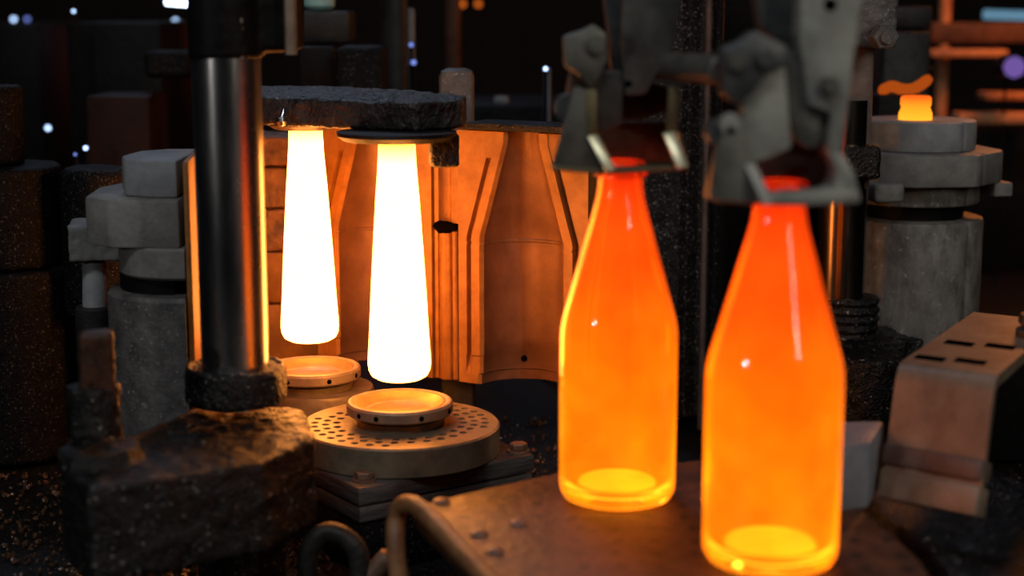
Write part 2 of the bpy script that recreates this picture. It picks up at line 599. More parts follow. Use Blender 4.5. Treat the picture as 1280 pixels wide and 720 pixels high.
cm = cut.mesh('cut'); cut_o = bpy.data.objects.new('cut_tmp', cm); COL.objects.link(cut_o)
bo = disc_o.modifiers.new('b', 'BOOLEAN'); bo.operation = 'DIFFERENCE'; bo.object = cut_o; bo.solver = 'EXACT'
dg = bpy.context.evaluated_depsgraph_get()
dm = bpy.data.meshes.new_from_object(disc_o.evaluated_get(dg))
bpy.data.objects.remove(disc_o); bpy.data.objects.remove(cut_o)
dm.set_sharp_from_angle(angle=math.radians(30))
put('pierced_disc', dm, DISC, vd)


def seat(loc, label):
    t = thing('seat_ring', loc, label, 'ring', 'dished seat rings under the glowing glass')
    mb = MB(); mb.lathe([(0.0, -0.0190), (0.036, -0.0190), (0.036, -0.0135), (0.0335, -0.0125), (0.0335, -0.010), (0.0, -0.010)], (0, 0, 0), 64)
    put('pedestal', mb, DISC, t, local=True)
    mb = MB()
    mb.lathe([(0.020, -0.0105), (0.0418, -0.0105), (0.0432, -0.0090), (0.0432, -0.0025), (0.0418, -0.0005), (0.0398, 0.0), (0.0388, -0.0006), (0.0365, -0.0012), (0.020, -0.0115), (0.020, -0.0105)], (0, 0, 0), 72)
    put('rim', mb, RING, t, local=True)
    mb = MB(); mb.lathe([(0, -0.0115), (0.0205, -0.0115), (0.0370, -0.0009), (0.0355, -0.0009), (0.0315, -0.0042), (0.0260, -0.0078), (0.0180, -0.0094), (0.008, -0.0098), (0, -0.0099)], (0, 0, 0), 64)
    put('dish', mb, DISH, t, local=True)
    for a in (-112, -63, -20, 30, 80, 130, 180, 225):
        a = math.radians(a)
        d = Vector((math.cos(a), math.sin(a), 0))
        mb = MB(); mb.cyl(d * 0.0426 + Vector((0, 0, -0.006)), d * 0.04345 + Vector((0, 0, -0.006)), 0.0021, seg=12)
        put('vent_hole', mb, HOLE, t, local=True)
    return t


seat1 = seat(RING1 + Vector((0, 0, 0.005)), 'nearer dished steel seat ring standing on the perforated plate')
seat2 = dup(seat1, RING2 + Vector((-0.005, 0, 0.006)), 'farther dished steel seat ring, half hidden behind the chromed rod collar')
mb = MB(); mb.lathe([(0, -0.10), (0.05, -0.10), (0.05, -0.017), (0.0485, -0.0132), (0, -0.0132)], (RING2.x, RING2.y, 0), 64)
solo('ring_plinth', mb, DISC, 'plain round plinth lit orange under the farther seat ring', 'plinth')

# ------------------------------------------------------------------ hot glass: parisons and bottles
PP = [(0.0, 0.000), (0.010, 0.0004), (0.018, 0.0018), (0.0225, 0.0045), (0.0248, 0.009), (0.0255, 0.0145), (0.0252, 0.022), (0.0240, 0.040), (0.0222, 0.075),
      (0.0198, 0.115), (0.0175, 0.150), (0.0152, 0.180), (0.0146, 0.196), (0.0146, 0.2005), (0.0, 0.2005)]


def parison(loc, label, s, h):
    mb = MB()
    mb.lathe([(r * s, z * h) for r, z in PP], (0, 0, 0), 48)
    me = mb.mesh('glass_parison', 60)
    me.materials.append(PARISON)
    o = bpy.data.objects.new('glass_parison', me)
    o.location = loc
    COL.objects.link(o)
    return props(o, label, 'hot glass', 'white-hot glass parisons hanging from the neck rings')


P1 = W(500, 478, 1.285); P1 = Vector((RING1.x, RING1.y, 0.0215))
P2 = Vector((RING2.x - 0.006, RING2.y, 0.0275))
parison(P1, 'white-hot glass parison hanging above the nearer seat ring', 1.0, 0.972)
parison(P2, 'white-hot glass parison hanging beside the chromed rod above the farther ring', 1.0, 0.942)

BO = [(0.0, 0.0022), (0.026, 0.0012), (0.033, 0.0), (0.0375, 0.0018), (0.0397, 0.006), (0.0402, 0.012), (0.0402, 0.108), (0.0398, 0.1145), (0.0385, 0.121), (0.0363, 0.129),
      (0.0180, 0.192), (0.0160, 0.200), (0.0150, 0.207), (0.0148, 0.2125)]
FIN = [(0.0148, 0.2125), (0.0166, 0.2135), (0.0166, 0.2158), (0.0150, 0.2168), (0.0158, 0.2178), (0.0158, 0.2205), (0.0150, 0.2222), (0.0135, 0.2228)]
BI = [(0.0, 0.0115), (0.0275, 0.0088), (0.032, 0.0078), (0.0358, 0.0105), (0.0372, 0.016), (0.0374, 0.108), (0.0370, 0.114), (0.0358, 0.1205), (0.0335, 0.129),
      (0.0152, 0.192), (0.0132, 0.200), (0.0122, 0.207), (0.0118, 0.2125)]


def bottle(loc, label, s=1.0):
    t = thing('glass_bottle', loc, label, 'bottle', 'glowing orange bottles held by the take-out tongs')
    prof = BO + BI[::-1]
    mi = [0] * (len(BO) - 1) + [0] + [1] * (len(BI) - 2) + [2]
    mb = MB(); mb.lathe([(r * s, z) for r, z in prof], (0, 0, 0), 72, mi=mi)
    put('body', mb, [GLASS_OUT, GLASS_IN, GLASS_FLOOR], t, local=True, sharp=70)
    f2 = FIN + [(0.0118, 0.2228), (0.0118, 0.2125)]
    mb = MB(); mb.lathe(f2 + [f2[0]], (0, 0, 0), 56)
    bmesh.ops.remove_doubles(mb.bm, verts=mb.bm.verts[:], dist=1e-6)
    put('finish', mb, GLASS_OUT, t, local=True, sharp=60)
    return t


bottle(BOT1, 'nearer glowing orange glass bottle hanging from the pale tongs', 0.985)
bottle(BOT2, 'farther glowing orange glass bottle in front of the black grit-covered column', 0.955)

# ------------------------------------------------------------------ mould halves
def rad(z):
    if z < 0.006:
        return 0.0405
    for (r0, z0), (r1, z1) in zip(CAV, CAV[1:]):
        if z0 <= z <= z1:
            return r0 + (r1 - r0) * (z - z0) / max(1e-9, z1 - z0)
    return CAV[-1][0]


CAV = [(0.0405, 0.006), (0.0405, 0.107), (0.0398, 0.108), (0.0398, 0.1095), (0.0405, 0.1105), (0.0400, 0.116), (0.0380, 0.123), (0.0355, 0.131), (0.0185, 0.190), (0.0155, 0.2), (0.0150, 0.2105)]
ZS = [-0.021, -0.0195, -0.012, -0.011, 0.0045, 0.006, 0.02, 0.06, 0.107, 0.108, 0.1095, 0.1105, 0.116, 0.123, 0.131, 0.15, 0.17, 0.183, 0.187, 0.190, 0.2, 0.2105]
NA = 30


def mould_half(loc, rz, label, hw=0.066, back=0.07):
    t = thing('mould_half', (loc[0], loc[1], -0.021), label, 'mould', 'open blow mould halves', rz)
    secs = []
    for z in ZS:
        r = rad(z)
        if z < -0.0115:
            r = 0.043
        elif z < 0.005:
            r = 0.0412
        gd = 0.0065 if -0.02 < z < 0.184 else 0.0
        if z < -0.0:
            gd = 0.0
        rim = -0.0012 if z > 0.005 else 0.0
        left = [(-hw, 0.0), (-(r + 0.0170), 0.0), (-(r + 0.0165), gd), (-(r + 0.0118), gd), (-(r + 0.0112), rim), (-(r + 0.0028), rim), (-r, 0.0025)]
        arc = [(-r * math.cos(math.pi * i / NA), 0.0025 + r * math.sin(math.pi * i / NA)) for i in range(1, NA)]
        right = [(-x, y) for x, y in left[::-1]]
        bk = [(hw, back * 0.45), (hw * 0.72, back), (-hw * 0.72, back), (-hw, back * 0.45)]
        secs.append([Vector((x, y, z + 0.021)) for x, y in left + arc + right + bk])
    nl = 7
    mi = []
    npts = len(secs[0])
    for i in range(npts):
        mi.append(1 if nl - 1 <= i < nl - 1 + NA else 0)
    mb = MB(); mb.loft(secs, mi=mi)
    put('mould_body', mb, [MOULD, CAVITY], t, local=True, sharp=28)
    for a in (62, 118):
        a = math.radians(a)
        d = Vector((math.cos(a), math.sin(a), 0))
        mb = MB(); mb.cyl(d * 0.0422 + Vector((0, 0.0025, 0.0195)), d * 0.0405 + Vector((0, 0.0025, 0.0195)), 0.003, seg=14)
        put('vent_hole', mb, HOLE, t, local=True)
    return t


UR = Vector((0.866, -0.5, 0))
RZ = math.atan2(-0.5, 0.866)
CR = Vector((0.0085, 1.405, 0))
CL = Vector((-0.131, 1.485, 0))
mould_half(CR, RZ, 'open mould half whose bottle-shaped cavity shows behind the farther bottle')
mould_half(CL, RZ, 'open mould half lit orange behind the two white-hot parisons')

# post between the two halves, with half-round channel, ribs and a ragged hole
CM = (CR + CL) / 2 + Vector((0, 0, -0.021))
jp = thing('mould_joint_post', CM, 'narrow orange-lit post with channel and ragged hole between two mould halves', 'post', rz=RZ)


def jsec(z, conc):
    pts = [(-0.0135, 0.003), (-0.0095, 0.003)]
    if conc:
        pts += [(-0.0015 + -0.007 * math.cos(math.pi * i / 8), 0.003 + 0.007 * math.sin(math.pi * i / 8)) for i in range(9)]
    else:
        pts += [(-0.0015 + -0.007 * math.cos(math.pi * i / 8), 0.0045 - 0.0045 * math.sin(math.pi * i / 8)) for i in range(9)]
    pts += [(0.0085, 0.003), (0.0135, 0.003), (0.0135, 0.05), (-0.0135, 0.05)]
    return [Vector((x, y, z)) for x, y in pts]


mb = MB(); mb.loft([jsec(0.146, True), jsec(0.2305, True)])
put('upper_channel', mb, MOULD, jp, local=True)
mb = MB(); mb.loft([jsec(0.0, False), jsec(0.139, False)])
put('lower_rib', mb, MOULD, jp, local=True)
mb = MB(); mb.box((0, 0.03, 0.1425), (0.026, 0.03, 0.007))
mb.lathe([(0, -1), (0.5, -0.85), (0.85, -0.5), (1, 0), (0.85, 0.5), (0.5, 0.85), (0, 1)], (0, 0, 0), 20)
mb.bm.verts.ensure_lookup_table()
for v in mb.bm.verts[8:]:
    w_ = 1 + 0.25 * noise.noise(v.co * 1.7 + Vector((3, 1, 2)))
    v.co = Vector((-0.001 + v.co.x * 0.0112 * w_, 0.0008 + v.co.y * 0.003, 0.1425 + v.co.z * 0.0064 * w_))
put('hole', mb, HOLE, jp, local=True)
mb = MB()
mb.cyl((0.0105, 0.001, 0.002), (0.0105, 0.001, 0.139), 0.0028, seg=14)
put('round_bead', mb, MOULD, jp, local=True)

# hot stack behind the farther parison (joined blocks)
hs = thing('hinge_stack', W(372, 430, 1.62), 'stack of scaled orange-lit hinge blocks behind the parison beside the chromed rod', 'hinge')
z_h = 1.60
edges = [168, 207, 260, 315, 382, 470]
for i, (a, b) in enumerate(zip(edges, edges[1:])):
    tp = W(0, a + 1.2, z_h).z
    bt = W(0, b - 1.2, z_h).z
    xl = W(304, 300, z_h).x + random.uniform(-0.003, 0.003)
    xr = W(440, 300, z_h).x
    y0 = W(0, 300, z_h).y + random.uniform(-0.002, 0.002)
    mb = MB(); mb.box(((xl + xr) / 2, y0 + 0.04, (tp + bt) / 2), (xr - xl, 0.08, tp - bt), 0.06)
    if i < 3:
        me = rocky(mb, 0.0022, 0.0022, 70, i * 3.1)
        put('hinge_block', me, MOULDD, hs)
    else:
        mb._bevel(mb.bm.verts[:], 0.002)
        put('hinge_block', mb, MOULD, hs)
mb = MB(); c = W(372, 300, z_h)
mb.box((c.x, c.y + 0.05, -0.0145), (0.05, 0.05, 0.19))
put('pin_core', mb, DARK, hs)

# ------------------------------------------------------------------ left mould half seen from outside
LX = -0.2525; LY = 1.225
lm = thing('outer_mould_half', (LX, LY, -0.02), 'grey dusty mould half seen from outside, left of the chromed rod', 'mould')
ang = math.radians(98)


def halfcyl(r, z0, z1, bev, cx=0.0, cy=0.0, seg=28, fl=1.0):
    mb = MB()
    pr = [(0, z0), (r - bev, z0), (r, z0 + bev), (r, z1 - bev), (r - bev, z1), (0, z1)]
    a0 = ang; a1 = ang + math.pi
    pts = []
    for rr, zz in pr[1:-1]:
        pts.append([Vector((LX + cx + rr * math.cos(a0 + (a1 - a0) * i / seg), LY + cy + fl * rr * math.sin(a0 + (a1 - a0) * i / seg), zz)) for i in range(seg + 1)])
    mb.loft(pts)
    return mb


put('lower_body', halfcyl(0.064, -0.1098, 0.101, 0.003, -0.004, 0.03), GREYD, lm)
put('core', halfcyl(0.045, 0.1, 0.114, 0.001, -0.013, 0.03), DARK, lm)
put('waist', halfcyl(0.054, 0.1135, 0.138, 0.002, -0.004, 0.03), GREY, lm)
mb = MB()
fl = [(-0.002, 0.1), (-0.03, 0.1), (-0.068, 0.085), (-0.083, 0.035), (-0.077, -0.028), (-0.055, -0.047), (0.0, -0.050)]
mb.prism([(LX + x, LY + 0.03 + y) for x, y in fl], 0.1375, 0.1755, 0.003)
put('flange', mb, GREY, lm)
mb = MB(); mb.prism([(LX + x, LY + 0.03 + y) for x, y in [(-0.004, 0.06), (-0.03, 0.06), (-0.05, 0.04), (-0.054, 0.0), (-0.045, -0.03), (-0.025, -0.042), (-0.002, -0.043)]], 0.1756, 0.2045, 0.003)
put('top_boss', mb, GREYL, lm)
# bright inner face strips that look at the hot glass
for nm, x0, y0, x1, y1, z0, z1, m_ in (('face_plate', 0.0055, -0.058, -0.0165, 0.135, -0.02, 0.205, MOULD),):
    mb = MB()
    d = Vector((x1 - x0, y1 - y0, 0)); nrm = Vector((d.y, -d.x, 0)).normalized()
    a = Vector((LX + x0, LY + 0.03 + y0, 0)); b = Vector((LX + x1, LY + 0.03 + y1, 0))
    mb.prism([(p.x, p.y) for p in (a, b, b + nrm * 0.0045, a + nrm * 0.0045)], z0, z1, 0.001)
    put(nm, mb, m_, lm)
# clamp behind it
lc = thing('clamp_lug', W(112, 330, 1.36), 'small dusty clamp lug and pin beside the grey outer mould half', 'clamp')
mb = MB(); c = W(118, 300, 1.36); mb.box((c.x, c.y + 0.02, c.z - 0.002), (0.05, 0.06, 0.030), 0.2)
put('lug', rocky(mb, 0.0022, 0.0018, 60, 4), GREY, lc)
mb = MB(); c0 = W(113, 322, 1.36); c1 = W(113, 392, 1.36); mb.cyl((c1.x, c1.y + 0.015, c1.z), (c0.x, c0.y + 0.015, c0.z), 0.0105)
put('pin', mb, GREYL, lc)
mb = MB(); mb.cyl((c1.x, c1.y + 0.015, -0.11), (c1.x, c1.y + 0.015, c1.z + 0.004), 0.0165, bev=0.002)
put('pin_collar', mb, DARKG, lc)
mb = MB(); c0 = W(120, 250, 1.5); mb.cyl((c0.x, c0.y, 0.03), (c0.x, c0.y, W(0, 208, 1.5).z), 0.033, bev=0.006)
mb.cyl((c0.x, c0.y, -0.11), (c0.x, c0.y, 0.04), 0.02)
solo('rounded_boss', rocky(mb, 0.003, 0.002, 60, 9), CRUSTG, 'rounded gritty boss standing behind the grey outer mould half', 'boss')

# ------------------------------------------------------------------ neck ring arm above the parisons
na = thing('neck_ring_arm', W(450, 125, 1.34), 'thick black crusted arm holding both neck rings over the parisons', 'arm')
mb = MB()
zt = 0.2455
ap = [W(300, 118, 1.40), W(330, 128, 1.33), W(440, 145, 1.28), W(520, 150, 1.255), W(578, 145, 1.28), W(583, 128, 1.36), W(520, 112, 1.42), W(430, 102, 1.5), W(300, 100, 1.52)]
mb.prism([(p.x, p.y) for p in ap], 0.2225, zt)
put('arm_body', rocky(mb, 0.0022, 0.0024, 60, 2), CRUSTA, na)
for i, (c, r, z0, z1) in enumerate(((RING1, 0.0475, 0.2155, 0.2225), (P2, 0.033, 0.2155, 0.2225))):
    mb = MB(); mb.lathe([(0, z0), (r - 0.006, z0), (r, z0 + 0.004), (r, z1), (0, z1)], (c.x, c.y, 0), 56)
    nr = put('neck_ring', mb, DARKG if i == 0 else BROWND, na)
    mb = MB(); mb.lathe([(0.0155, z0 - 0.0005), (0.022, z0 - 0.0005), (0.022, z0 + 0.002), (0.0155, z0 + 0.002), (0.0155, z0 - 0.0005)], (c.x, c.y, 0), 40)
    put('orifice_insert', mb, BOLT, nr)
mb = MB(); c = W(554, 188, 1.26); mb.box((c.x, c.y + 0.012, 0.2075), (0.0235, 0.024, 0.026), 0.1, 0.002)
put('stop_lug', rocky(mb, 0.0015, 0.0008, 90, 3), CRUSTA, na)
c = W(352, 152, 1.30)
mb = MB(); mb.lathe([(0, -0.004), (0.003, -0.003), (0.004, 0), (0.003, 0.003), (0, 0.004)], c, 16); mb.cyl(c, c + Vector((0, 0.03, 0.012)), 0.0025)
put('ball_catch', mb, CHROME, na)
# cap plate above right mould half
mb = MB(); a = W(575, 168, 1.43); b = W(695, 168, 1.40)
mb.box((0.016, 1.425, 0.2145), (0.118, 0.05, 0.006), RZ, 0.001)
solo('mould_top_plate', mb, CRUST, 'thin black plate lying on top of the mould half behind farther bottle', 'plate')

# ------------------------------------------------------------------ chromed guide rods
def rod_xy(px, py, z):
    p = W(px, py, z); return p.x, p.y


gx, gy = rod_xy(289.5, 300, 1.16)
gr = thing('guide_rod', (gx, gy, -0.1), 'thick chromed guide rod standing in a black crusted casting, left of the parisons', 'guide rod', 'vertical guide rods beside the moulds')
zb = W(284, 480, 1.16).z
mb = MB(); mb.cyl((gx, gy, zb - 0.02), (gx, gy, 0.46), 0.0245, seg=64)
put('rod', mb, CHROME, gr)
mb = MB(); mb.cyl((gx, gy, W(0, 72, 1.16).z), (gx, gy, 0.45), 0.0262, seg=32)
cB = W(305, 30, 1.14); mb.box((cB.x + 0.003, cB.y + 0.01, W(0, 20, 1.16).z + 0.02), (0.072, 0.05, 0.09), 0, 0.004)
put('top_clamp', rocky(mb, 0.0025, 0.0010, 50, 8), DARK, gr)
for px_, dz in ((300, -0.002), (364, 0.001)):
    c = W(px_, 70, 1.12)
    mb = MB(); mb.cyl((c.x, c.y, c.z + dz), (c.x, c.y, c.z + 0.055), 0.0042, seg=16)
    put('clamp_bolt', mb, BROWN, gr)
mb = MB(); mb.lathe([(0.026, 0), (0.036, 0.001), (0.0375, 0.006), (0.0365, 0.026), (0.033, 0.032), (0.026, 0.033)], (gx, gy, W(0, 530, 1.12).z + 0.001), 40)
mb.lathe([(0, 0), (0.034, 0), (0.034, 0.026), (0, 0.026)], (gx, gy, W(0, 530, 1.12).z + 0.001), 40)
put('base_collar', rocky(mb, 0.002, 0.0022, 75, 5), CRUST, gr)
# casting
mb = MB()
zt = W(284, 540, 1.13).z
A = [W(80, 560, 1.03), W(110, 520, 1.08), W(160, 516, 1.12), W(240, 520, 1.20), W(380, 525, 1.20), W(394, 560, 1.12), W(330, 590, 1.06), W(200, 600, 1.02), W(110, 600, 1.0)]
mb.prism([(p.x, p.y) for p in A], zt - 0.064, zt)
p_ = W(125, 560, 1.06)
mb.cyl((p_.x, p_.y, zt - 0.066), (p_.x, p_.y, zt + 0.01), 0.026)
mb.cyl((gx, gy, -0.108), (gx, gy, zt - 0.02), 0.033)
put('casting', rocky(mb, 0.003, 0.0035, 45, 6), CRUST, gr)
mb = MB(); a = W(122, 505, 1.09); b = W(122, 412, 1.09)
mb.box(((a.x + b.x) / 2, a.y + 0.004, (a.z + b.z) / 2), (0.023, 0.02, b.z - a.z), 0.25, 0.003)
put('upright_lug', rocky(mb, 0.0022, 0.0012, 60, 7), BURNT, gr)
mb = MB(); mb.cyl((a.x - 0.004, a.y + 0.006, zt), (a.x - 0.004, a.y + 0.006, a.z + 0.012), 0.018)
put('lug_collar', rocky(mb, 0.002, 0.002, 70, 11), CRUST, gr)

hx, hy = rod_xy(1052, 300, 1.50)
g2 = thing('guide_rod', (hx, hy, -0.1), 'brown reflecting guide rod in black nuts, right of the nearer bottle', 'guide rod', 'vertical guide rods beside the moulds')
mb = MB(); mb.cyl((hx, hy, 0.0), (hx, hy, 0.235), 0.0225, seg=56)
put('rod', mb, CHROMED, g2)
z1 = W(0, 372, 1.49).z
mb = MB()
for i in range(5):
    mb.lathe([(0, 0), (0.0275, 0), (0.0305, 0.0035), (0.0275, 0.007), (0, 0.007)], (hx + 0.008, hy, z1 - 0.0085 * (i + 1)), 32)
put('threaded_nut', rocky(mb, 0.0016, 0.0008, 120, 1), CRUST, g2)
z2 = W(0, 425, 1.49).z
mb = MB(); mb.box((hx + 0.024, hy + 0.0, (z2 - 0.11) / 2), (0.085, 0.07, z2 + 0.11), 0.3)
p_ = W(1090, 470, 1.42); mb.cyl((p_.x, p_.y + 0.03, -0.11), (p_.x, p_.y + 0.03, p_.z + 0.014), 0.034)
put('casting', rocky(mb, 0.0028, 0.004, 60, 12), CRUST, g2)
# upper clamp with hexagon nut on rod
mb = MB(); c = W(1088, 28, 1.42); mb.box((c.x, c.y + 0.03, c.z + 0.02), (0.052, 0.05, 0.085), 0.0, 0.003)
put('top_clamp', rocky(mb, 0.002, 0.002, 70, 13), GREYD, g2)
c = W(1108, 46, 1.40)
mb = MB(); mb.hexcyl(c + Vector((0, 0.02, 0)), c + Vector((0, -0.002, 0)), 0.0115, 0.001); mb.cyl(c, c + Vector((0, -0.007, 0)), 0.006, seg=16)
put('clamp_nut', mb, GREYD, g2)
mb = MB(); c = W(1070, 150, 1.45); mb.box((c.x + 0.004, c.y + 0.03, c.z + 0.01), (0.028, 0.03, 0.15), 0, 0.002)
put('side_bar', mb, BROWND, g2)
mb = MB(); c = W(1075, 200, 1.44); mb.box((c.x + 0.006, c.y + 0.03, c.z - 0.004), (0.032, 0.035, 0.03), 0, 0.003)
put('side_clamp', rocky(mb, 0.0018, 0.0015, 90, 14), CRUST, g2)

# ------------------------------------------------------------------ closed mould to the right
mc = Vector((W(1139, 300, 1.62).x, W(1139, 300, 1.62).y, 0))
cm_ = thing('closed_mould', (mc.x, mc.y, -0.1), 'closed round grey mould with dusty flange, glowing glass neck on its top', 'mould')
gap = 0.0007


def split_cyl(poly_r, z0, z1, name, m_, bev=0.003, seam=-52):
    """two half shells meeting on a seam"""
    a_s = math.radians(seam)
    for s_ in (0, 1):
        n = 22
        pts = []
        for i in range(n + 1):
            a = a_s + s_ * math.pi + math.pi * i / n
            r = poly_r(a)
            pts.append((mc.x + r * math.cos(a), mc.y + r * math.sin(a)))
        nn = Vector((math.cos(a_s + s_ * math.pi + math.pi / 2), math.sin(a_s + s_ * math.pi + math.pi / 2), 0)) * gap
        mb = MB(); mb.prism([(x + nn.x, y + nn.y) for x, y in pts], z0, z1, bev)
        put(name, mb, m_, cm_)


def octa(r):
    def f(a):
        s = math.pi / 4
        b = (a + 0.25) % s - s / 2
        return r * math.cos(s / 2) / math.cos(b) * 1.04
    return f


split_cyl(lambda a: 0.069, -0.1, 0.112, 'lower_shell', PITL)
mb = MB(); mb.cyl((mc.x, mc.y, 0.11), (mc.x, mc.y, 0.13), 0.05)
put('core', mb, DARK, cm_)
split_cyl(lambda a: 0.064, 0.127, 0.150, 'waist_shell', PITL, 0.002)
split_cyl(octa(0.083), 0.148, 0.1795, 'flange_shell', GREY, 0.003)
split_cyl(lambda a: 0.058, 0.1797, 0.2085, 'top_disc', GREYL, 0.002)
mb = MB(); mb.box((mc.x + 0.078, mc.y - 0.01, 0.141), (0.02, 0.04, 0.014), 0.2, 0.002)
put('side_lug', mb, GREY, cm_)
mb = MB(); c = W(1105, 240, 1.54); mb.box((c.x, c.y, c.z), (0.03, 0.03, 0.018), 0.2, 0.003)
put('side_lug', rocky(mb, 0.002, 0.001, 80, 4), GREY, cm_)
np_ = Vector((W(1142, 150, 1.6).x, mc.y - 0.005, 0.2085))
mb = MB(); mb.lathe([(0, 0), (0.0165, 0), (0.0165, 0.006), (0.0145, 0.011), (0.014, 0.013), (0.0152, 0.0145), (0.0152, 0.0215), (0.0135, 0.0235), (0.0105, 0.0235), (0.0105, 0.004), (0, 0.004)], np_, 36)
solo('glass_neck', mb, NECKGLOW, 'small glowing orange glass neck standing out of the closed mould', 'hot glass')

# ------------------------------------------------------------------ dead plate and perforated plate
pl = [(516, 633), (600, 612), (700, 590), (890, 574), (1010, 592), (1060, 622), (1100, 655), (1150, 700), (1175, 740), (1190, 800), (640, 800), (612, 720), (560, 675)]
pts = [WZ(x, y, -0.002) for x, y in pl]
dp = thing('deck_plate', sum(pts, Vector()) / len(pts) + Vector((0, 0, -0.1)), 'rusty brown deck plate with pinholes under both glowing bottles', 'plate')
mb = MB(); mb.prism([(p.x, p.y) for p in pts], -0.016, -0.002, 0.0015)
put('plate', mb, DEAD, dp)
mb = MB(); mb.box((0.12, 0.95, -0.06), (0.14, 0.14, 0.1), AX)
put('plate_support', mb, DARK, dp)
for px, py in ((552, 628), (648, 655), (598, 668), (618, 690)):
    p = WZ(px, py, -0.002)
    mb = MB(); mb.lathe([(0, 0), (0.006, 0), (0.0055, 0.0018), (0.003, 0.0028), (0, 0.003)], (p.x, p.y, -0.0022), 16)
    put('rivet', mb, BOLT, dp)

pl = [(1068, 590), (1340, 540), (1420, 780), (1235, 780), (1180, 705), (1105, 640)]
pts = [WZ(x, y, -0.024) for x, y in pl]
mb = MB(); mb.prism([(p.x, p.y) for p in pts], -0.1075, -0.024)
solo('gritty_tray', rocky(mb, 0.0032, 0.0025, 60, 21), CRUST, 'black gritty tray under the bent bracket, right of the nearer bottle', 'tray')

# ------------------------------------------------------------------ bent bracket
Lc = W(1122, 455, 1.08); Rc = W(1244, 472, 1.03)
wv = Rc - Lc
bk = (W(1185, 412, 1.195) - Lc) * 1.6
dn = W(1101, 612, 1.065) - Lc
bn = bk.normalized(); dnn = dn.normalized()
br = thing('bent_bracket', W(1160, 620, 1.05), 'brown bent steel bracket with slotted top, right of the nearer bottle', 'bracket')
rd = 0.012
arc = []
for i in range(7):
    t = i / 6
    p = Lc + bn * rd * (1 - t) ** 2 + dnn * rd * t ** 2
    arc.append(p)
outer = [Lc + bk] + arc + [Lc + dn]
tn = 0.0085
inner = []
nb = (-dnn - bn * (-dnn).dot(bn)).normalized() * -1
for i, p in enumerate(outer):
    t = 0 if i == 0 else (1 if i == len(outer) - 1 else (i - 1) / 6)
    q = (dnn * (1 - t) + bn * t).normalized()
    inner.append(p + q * tn)
sec = outer + inner[::-1]
mb = MB(); mb.loft([sec, [p + wv for p in sec]]); mb._bevel(mb.bm.verts[:], 0.0012)
put('bent_plate', mb, BROWN, br)
fn = wv.cross(dn).normalized()
if fn.y > 0:
    fn = -fn
for nm, a, b, m_ in (('upper_pad', 0.63, 0.795, BROWND), ('lower_pad', 0.83, 1.06, BROWN)):
    q = [Lc + dn * a + wv * -0.015, Lc + dn * a + wv * 1.0, Lc + dn * b + wv * 0.99, Lc + dn * b - wv * 0.015]
    mb = MB(); mb.hull([p - fn * 0.012 for p in q], [p + fn * 0.003 for p in q], 0.002)
    put(nm, mb, m_, br)
for s, t in ((0.22, 0.14), (0.62, 0.17), (0.30, 0.42), (0.72, 0.45)):
    c = Lc + wv * s + bk * t
    u1 = wv.normalized() * 0.011; u2 = bn * 0.006
    up = Vector((0, 0, 0.0006))
    q = [c - u1 - u2, c + u1 - u2, c + u1 + u2, c - u1 + u2]
    mb = MB(); mb.hull([p - up * 4 for p in q], [p + up for p in q])
    put('slot', mb, HOLE, br)
mb = MB(); c = Lc + wv * 0.55 + bk * 0.9
mb.box((c.x, c.y, (c.z - 0.008 - 0.021) / 2), (0.06, 0.04, c.z - 0.008 + 0.021), 0.0, 0.002)
put('bracket_foot', mb, DARK, br)
c = Lc + wv * 1.02 + bk * 0.72
mb = MB()
mb.lathe([(0, -0.001), (0.021, -0.001), (0.021, 0.004), (0.0175, 0.0055), (0.0175, 0.008), (0.0195, 0.009), (0.0195, 0.013), (0.018, 0.0155), (0, 0.0165)], c, 40)
put('cap_screw', mb, DARKG, br)

mb = MB()
q = [WZ(1046, 636, -0.002), WZ(1084, 621, -0.002), WZ(1102, 608, -0.002), WZ(1062, 622, -0.002)]
a = W(1048, 638, 1.0); 
h0, h1 = W(1046, 636, 1.03), W(1080, 622, 1.035)
b0 = [W(1030, 644, 1.03), W(1086, 622, 1.045), W(1103, 600, 1.10), W(1045, 622, 1.10)]
zb_ = -0.004
bt = [Vector((p.x, p.y, zb_)) for p in b0]
tp = [Vector((p.x, p.y, W(1086, 553, 1.045).z + 0.002)) for p in b0]
mb.hull(bt, tp, 0.003)
solo('steel_block', mb, BLUEG, 'pale blue-grey steel block between the nearer bottle and the bent bracket', 'block')

